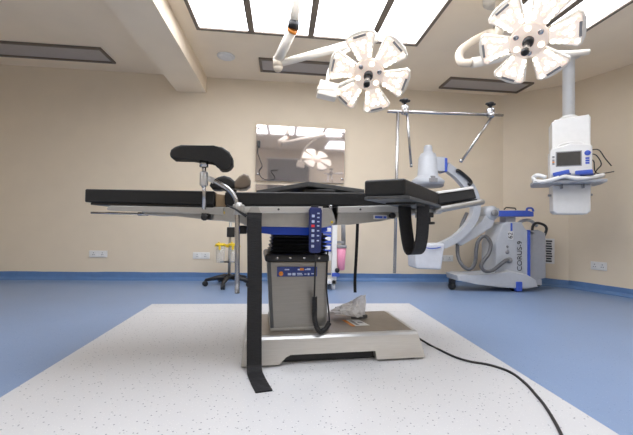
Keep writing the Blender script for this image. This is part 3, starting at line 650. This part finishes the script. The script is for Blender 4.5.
# ------------------------------------------------------------------ mobile x-ray C-arm
Y0 = 3.86
def A(px, py, y=Y0): return at(px, py, y)
def xz(pts, y=Y0): return [(A(a, b, y).x, A(a, b, y).z) for a, b in pts]
t = thing('x_ray_machine', 'white mobile x-ray C-arm machine with blue trim parked by the back wall', 'x-ray machine', (2.9, 4.0, 0))
yb = 4.06
main = part('cabinet', MB().prism(xz([(496, 277), (496, 244), (503, 224), (509, 222), (522, 222), (524, 229), (528, 231), (528, 286), (500, 282)], 3.80), 'y', 3.80, yb+.04, .012, 2), 'mach', t)
part('rear_cabinet', MB().prism(xz([(529, 231), (538, 230), (545.5, 233), (546, 278), (529, 281.5)], 3.84), 'y', 3.84, yb+.16, .008, 2), 'mach2', t)
part('blue_stripe', MB().prism(xz([(527.4, 230), (529.6, 230), (529.6, 284), (527.4, 284)], 3.80), 'y', 3.785, 3.90, .003), 'cblue', main)
part('blue_stripe', MB().prism(xz([(510.5, 223), (512.3, 223), (512.3, 231), (510.5, 231)], 3.80), 'y', 3.797, 3.80), 'cblue', main)
part('side_rail', MB().tube(curve([A(516, 226, 3.95), A(522, 221, 3.95), A(530, 220.5, 3.95), A(537, 226, 3.95)], 5), .02, 10), 'mach', t)
part('push_handle', MB().tube(curve([A(532, 233, 3.86), A(533, 226, 3.86), A(537, 223, 3.86), A(544, 225, 3.86), A(546.5, 229, 3.86), A(544, 236, 3.86), A(541, 238, 3.86)], 6), .016, 10), 'blackpl', t)
part('key_panel', MB().prism(xz([(519, 229.5), (529, 231), (534, 234), (528, 234)], 3.86), 'y', 3.84, 4.0), 'darkgrey', t)
part('lift_column', MB().prism(xz([(503, 224), (503, 216), (513, 216), (513, 224)], 3.95), 'y', 3.9, 4.02, .004), 'mach2', t)
bb_ = part('travel_arm', MB().prism(xz([(497, 210.5), (528, 210.5), (534, 212), (534, 216.5), (497, 216.5)], 3.84), 'y', 3.84, 4.02, .008), 'cblue', t)
part('arm_scale', MB().tube([A(504, 209.5, 3.9), A(506, 207.5, 3.9), A(515, 208.2, 3.9), A(516, 209.8, 3.9)], .008, 8), 'blackpl', bb_)
part('arm_handle', MB().tube(curve([A(526.5, 211, 3.86), A(527.5, 208.4, 3.86), A(532, 208.4, 3.86), A(533.5, 211.5, 3.86)], 5), .012, 8), 'cblue', bb_)
# rotating joint and C
c0 = A(493, 213, 3.84)
part('pivot_joint', MB().lathe([(.075, -.10), (.09, -.08), (.09, .06), (.07, .09)], c0+V3((0, .08, 0)), 24, (0, -1, 0)).box(c0.x, c0.x+.10, c0.y+.02, c0.y+.14, c0.z-.05, c0.z+.06, .01), 'mach', t)
part('pivot_cap', MB().lathe([(.04, 0), (.04, .02)], c0+V3((0, -.02, 0)), 20, (0, -1, 0)), 'grey', t)
part('support_arm', MB().prism(xz([(488, 213), (496, 219), (493, 227), (478, 236.5), (462, 246), (456, 242.5), (470, 231), (483, 222)], 3.84), 'y', 3.85, 3.97, .010), 'mach', t)
arcO = curve([V3((*p_, 0)) for p_ in ((447, 163), (455, 169), (463, 176), (471, 183), (477, 194), (479, 206), (477, 218), (470, 230), (459, 240.5), (446, 247.5), (436, 250.5))], 4)
arcI = curve([V3((*p_, 0)) for p_ in ((445, 171), (452, 176), (458, 182), (464, 189), (470, 198), (471.5, 207), (470, 216), (464, 225), (455, 234), (444, 240.5), (436, 243.5))], 4)
ca = MB()
for i in range(len(arcO)-1):
    q = xz([arcO[i].xy, arcO[i+1].xy, arcI[i+1].xy, arcI[i].xy], 3.86); ca.prism(q, 'y', 3.82, 3.90)
bmesh.ops.remove_doubles(ca.bm, verts=ca.bm.verts, dist=1e-4)
ca_ = part('c_arm', ca, 'mach', t)
part('arc_handle', MB().tube(curve([A(456, 171, 3.81), A(459, 171, 3.80), A(467, 177.5, 3.80), A(471, 182.5, 3.80), A(468.5, 185, 3.81)], 5), .020, 10), 'blackpl', ca_)
# image intensifier
def ring(px0, px1, py): a, b = A(px0, py, 3.86), A(px1, py, 3.86); return ((b.x-a.x)/2, (a.z+b.z)/2)
cx = A(428.5, 165, 3.86).x
prof = [ring(*r) for r in ((413.5, 443, 185.5), (412.5, 443.5, 181), (414.5, 440, 178.5), (418, 438, 176), (418, 437.5, 175.8), (418.6, 436, 158), (418.7, 435.8, 157.6), (420.5, 434, 153.5), (423.2, 432.4, 152.2), (423.4, 432.0, 152), (423.8, 431.4, 146.2), (425, 430.5, 145))]
ii = part('image_intensifier', MB().lathe(prof, (cx, 3.88, 0), 32), 'mach', t)
a, b = A(413.5, 184, 3.86), A(443, 187.5, 3.86)
part('detector_ring', MB().lathe([((b.x-a.x)/2*.9, b.z), ((b.x-a.x)/2*1.0, b.z+.012), ((b.x-a.x)/2*1.01, a.z+.012), ((b.x-a.x)/2*.98, a.z+.02)], (cx, 3.88, 0), 32), 'grey', ii)
a, b = A(434, 157.5, 3.86), A(443, 172, 3.86)
part('camera_box', MB().box(a.x, b.x, 3.80, 3.94, b.z, a.z, .008), 'mach', ii)
a, b = A(442.4, 159, 3.86), A(444.6, 172.5, 3.86)
part('blue_edge', MB().box(a.x, b.x, 3.79, 3.95, b.z, a.z, .003), 'cblue', ii)
a, b = A(429, 178, 3.7), A(437, 182.5, 3.7)
part('ring_latch', MB().box(a.x, b.x, 3.68, 3.76, b.z, a.z, .004).box(a.x+.03, b.x-.02, 3.70, 3.76, a.z, a.z+.03, .003), 'grey', ii)
# x-ray tube under a white drape
a, b = A(411.5, 243.5, 3.84), A(440, 268, 3.84)
tu = part('x_ray_tube', MB().hexa([(a.x+.02, 3.74, b.z), (b.x-.03, 3.74, b.z-.01), (b.x-.03, 4.0, b.z-.01), (a.x+.02, 4.0, b.z), (a.x, 3.74, a.z-.01), (b.x+.01, 3.74, a.z+.01), (b.x+.01, 4.0, a.z+.01), (a.x, 4.0, a.z-.01)], .02, 3), 'cloth', t, None, 'x-ray tube wrapped in a white cover')
part('blue_seam', MB().tube(curve([A(425, 247.5, 3.72), A(431, 248.5, 3.72), A(437, 248, 3.73), A(440.6, 247, 3.735)], 4), .006, 6), 'cblue', tu)
# wheeled base
fl = on_floor(452, 284.5); fr = on_floor(514, 291)
def bz(px, py, y): q = at(px, py, y); return (q.x, q.z)
part('undercarriage', MB().prism([bz(447, 272.5, 4.0), bz(452, 271.5, 4.0), bz(468, 273, 4.0), bz(486, 270.5, 4.0), bz(496, 268, 4.0), bz(514, 272, 4.0), bz(522, 277, 4.0), bz(524, 283.5, 4.0), bz(512, 285.5, 4.0), bz(488, 283.5, 4.0), bz(466, 281, 4.0), bz(448, 277.5, 4.0)], 'y', 3.76, 4.04, .014, 2), 'mach', t)
def caster(c, m, nm, r):
    part(nm, MB().lathe([(r*.5, -.022), (r, -.018), (r, .018), (r*.5, .022)], (c.x, c.y, r), 18, (.9, .3, 0)), 'rubber', t)
    part('caster_fork', MB().box(c.x-.03, c.x+.03, c.y-.035, c.y+.035, r+.02, r+.085, .008), m, t)
caster(V3((at(452, 281, 3.92).x, 3.92, 0)), 'blackpl', 'caster', .045)
caster(V3((at(516, 288, 3.80).x, 3.85, 0)), 'white', 'caster', .045)
q = at(515.5, 288, 3.76)
part('caster_guard', MB().box(q.x+.005, q.x+.075, 3.74, 3.80, .012, .125, .008), 'cblue', t)
caster(V3((at(538, 284, 4.1).x, 4.12, 0)), 'blackpl', 'caster', .05)
caster(V3((at(505, 284, 4.1).x-.1, 4.12, 0)), 'blackpl', 'caster', .05)
part('cabinet_floor', MB().box(2.62, 3.16, 3.84, 4.12, .07, .14), 'mach2', t)
# writing
rot = Matrix.Rotation(PI/2, 4, 'X')
def face(px, py, y): return Matrix.Translation(at(px, py, y)) @ rot
text('lettering', 'CORUS-9', .088, face(519.8, 256, 3.795) @ Matrix.Rotation(PI/2, 4, 'Z'), 'ink', main, 1.0, 'dark upright lettering')
pl_ = part('number_plate', MB().prism(xz([(508.2, 231.5), (513, 231.5), (513, 239.5), (508.2, 239.5)], 3.797), 'y', 3.793, 3.80), 'paper', main)
text('lettering', '62', .08, face(510.6, 235.5, 3.7915) @ Matrix.Rotation(PI/2, 4, 'Z'), 'ink', pl_, 1.0)
for px, py, r in ((507.3, 246.5, .012), (507.3, 252, .020)):
    part('socket', MB().lathe([(r*1.3, 0), (r*1.3, .004), (r, .006), (r, .007)], at(px, py, 3.80), 14, (0, -1, 0)), 'grey', main)
ho = [A(467, 213, 3.95), A(462, 224, 3.92), A(458, 240, 3.90), A(458, 256, 3.86), A(463, 266, 3.80), A(470, 269, 3.78), A(475, 262, 3.78), A(476.5, 248, 3.78), A(479, 240, 3.78), A(485, 236, 3.78), A(490.5, 243, 3.76), A(489, 253, 3.74), A(484, 260, 3.74), A(481, 266, 3.74), A(485, 271, 3.74), A(493, 270, 3.74), A(501, 264, 3.75), A(506, 260.3, 3.77), A(509, 260, 3.80)]
part('hose', MB().tube(curve(ho, 6), .021, 10), 'hose', t)
part('hose_socket', MB().lathe([(.034, 0), (.034, .02), (.026, .03)], A(509, 260, 3.80), 16, (0, -1, 0)), 'grey', main)

# ------------------------------------------------------------------ suction stand
sy = 4.16; s0 = at(229, 276, sy); s0.z = 0
t = thing('suction_stand', 'wheeled pole stand with a five-star base behind the left of the table', 'suction stand', s0)
zt = at(229, 214, sy).z
part('pole', MB().tube([(s0.x, sy, .10), (s0.x, sy, zt)], .017, 14), 'satin', t)
hb = MB().lathe([(.05, .075), (.055, .08), (.055, .115), (.03, .135)], (s0.x, sy, 0), 20)
part('hub', hb, 'blackpl', t)
for k in range(5):
    a = math.radians(-95+72*k); d = V3((math.cos(a), math.sin(a), 0)); e = s0+d*.27
    part('base_leg', MB().tube([s0+V3((0, 0, .10)), s0+d*.14+V3((0, 0, .095)), e+V3((0, 0, .07))], [.030, .026, .018], 10), 'blackpl', t)
    cst = part('caster', MB().lathe([(.012, -.022), (.03, -.02), (.03, -.006), (.02, 0), (.03, .006), (.03, .02), (.012, .022)], (e.x, e.y, .03), 16, (-d.y+.3, d.x, 0)), 'rubber', t)
    part('caster_stem', MB().tube([(e.x, e.y, .03), (e.x, e.y, .075)], .010, 8), 'blackpl', cst)
q = at(231.5, 232, sy)
part('pump_block', MB().box(q.x-.045, q.x+.045, sy-.07, sy+.03, q.z-.06, q.z+.06, .008), 'blackpl', t)
q = at(228.5, 246, sy-.06)
part('canister_bracket', MB().box(q.x-.03, q.x+.03, sy-.05, sy+.02, q.z-.02, q.z+.02, .004).box(q.x-.16, q.x+.14, sy-.062, sy-.048, q.z-.01, q.z+.006), 'yellow', t)
part('lower_bracket', MB().box(s0.x-.10, s0.x+.08, sy-.05, sy+.02, at(229, 262, sy).z-.004, at(229, 262, sy).z+.012, .003), 'blackpl', t)
for px, lb in ((220.7, 'clear canister with yellow lid, left of the pair on the suction stand'), (233.6, 'clear canister with yellow lid, right of the pair on the suction stand')):
    cc = at(px, 245, sy-.12); zb = at(px, 262.5, sy-.12).z; zt = at(px, 245.5, sy-.12).z
    t = thing('suction_canister', lb, 'canister', (cc.x, cc.y, zb), 0, 'suction canisters on the wheeled stand')
    part('jar', MB().lathe([(.044, zb), (.047, zb+.004), (.054, zt), (.050, zt)], (cc.x, cc.y, 0), 20), 'clear', t)
    part('lid', MB().lathe([(.060, zt), (.062, zt+.006), (.062, zt+.020), (.045, zt+.026)], (cc.x, cc.y, 0), 20).tube([(cc.x-.02, cc.y, zt+.02), (cc.x-.02, cc.y, zt+.045)], .008, 8), 'yellow', t)
    part('lid_tab', MB().box(cc.x-.012, cc.x+.012, cc.y-.066, cc.y-.056, zt-.045, zt+.01, .002), 'yellow', t)

# ------------------------------------------------------------------ trolley behind the column
ty = 3.86
a = at(292, 226, ty); b = at(331.5, 252, ty)
t = thing('supply_trolley', 'white post trolley with blue labelled drawers behind the table column', 'trolley', (at(318, 287, ty).x, 4.0, 0))
part('carcass', MB().box(a.x, b.x, ty+.02, ty+.36, b.z-.10, .90, .006), 'white', t)
z0 = b.z-.03
for k in range(6):
    zz = at(326, 252-9*k, ty).z
    dr_ = part('drawer', MB().box(a.x+.005, b.x-.003, ty, ty+.02, zz+.004, zz+.094, .004), 'cblue', t)
    part('label_card', MB().box(b.x-.075, b.x-.012, ty-.003, ty, zz+.028, zz+.072), 'paper', dr_)
pxl, pxr = at(332, 250, ty).x, at(337, 250, ty).x
part('post', MB().box(pxl, pxr, ty, ty+.05, .07, .90, .006), 'white', t)
part('post', MB().box(a.x-.05, a.x, ty, ty+.05, .07, .90, .006), 'white', t)
part('base_rail', MB().box(a.x-.05, pxr, ty+.0, ty+.38, .07, .12, .006), 'white', t)
q = at(336, 274.5, ty)
part('blue_clip', MB().box(q.x-.05, q.x+.04, ty-.03, ty-.001, q.z-.02, q.z+.02, .004), 'cblue', t)
part('black_knob', MB().ball((q.x+.01, ty-.02, q.z+.05), .028), 'blackpl', t)
for x in (a.x-.02, pxr-.03):
    for y in (ty+.04, ty+.34): part('caster', MB().lathe([(.02, -.014), (.035, -.012), (.035, .012), (.02, .014)], (x, y, .035), 16, (1, .2, 0)), 'white' if y < ty+.1 else 'rubber', t)
u0, u1 = at(341.2, 222, ty+.06), at(343.5, 247, ty+.06)
part('pipe', MB().tube([(u0.x+.02, ty+.06, .90), (u1.x, ty+.06, u1.z)], .026, 12).box(pxr-.02, u1.x, ty+.03, ty+.05, u1.z+.04, u1.z+.07), 'grey', t)
zl, zb2 = at(341, 248, ty).z, at(341, 270, ty).z
cc = at(341.3, 255, ty+.02)
t = thing('waste_bucket', 'pink bucket with grey lid hanging on the side of the trolley', 'bucket', (cc.x, cc.y, zb2))
part('body', MB().lathe([(.038, zb2), (.042, zb2+.003), (.054, zl-.002), (.05, zl)], (cc.x, cc.y, 0), 20), 'pink', t)
part('lid', MB().lathe([(.060, zl), (.062, zl+.004), (.062, zl+.03), (.052, zl+.036)], (cc.x, cc.y, 0), 20), 'grey', t)

# ------------------------------------------------------------------ light
w = bpy.data.worlds.new('world'); bpy.context.scene.world = w; w.use_nodes = True
w.node_tree.nodes['Background'].inputs['Color'].default_value = (.9, .95, 1, 1); w.node_tree.nodes['Background'].inputs['Strength'].default_value = .3
vs = bpy.context.scene.view_settings
vs.view_transform = 'Standard'; vs.look = 'None'; vs.exposure = 0; vs.gamma = 1
bpy.context.scene.cycles.max_bounces = 8
bpy.context.scene.cycles.diffuse_bounces = 5
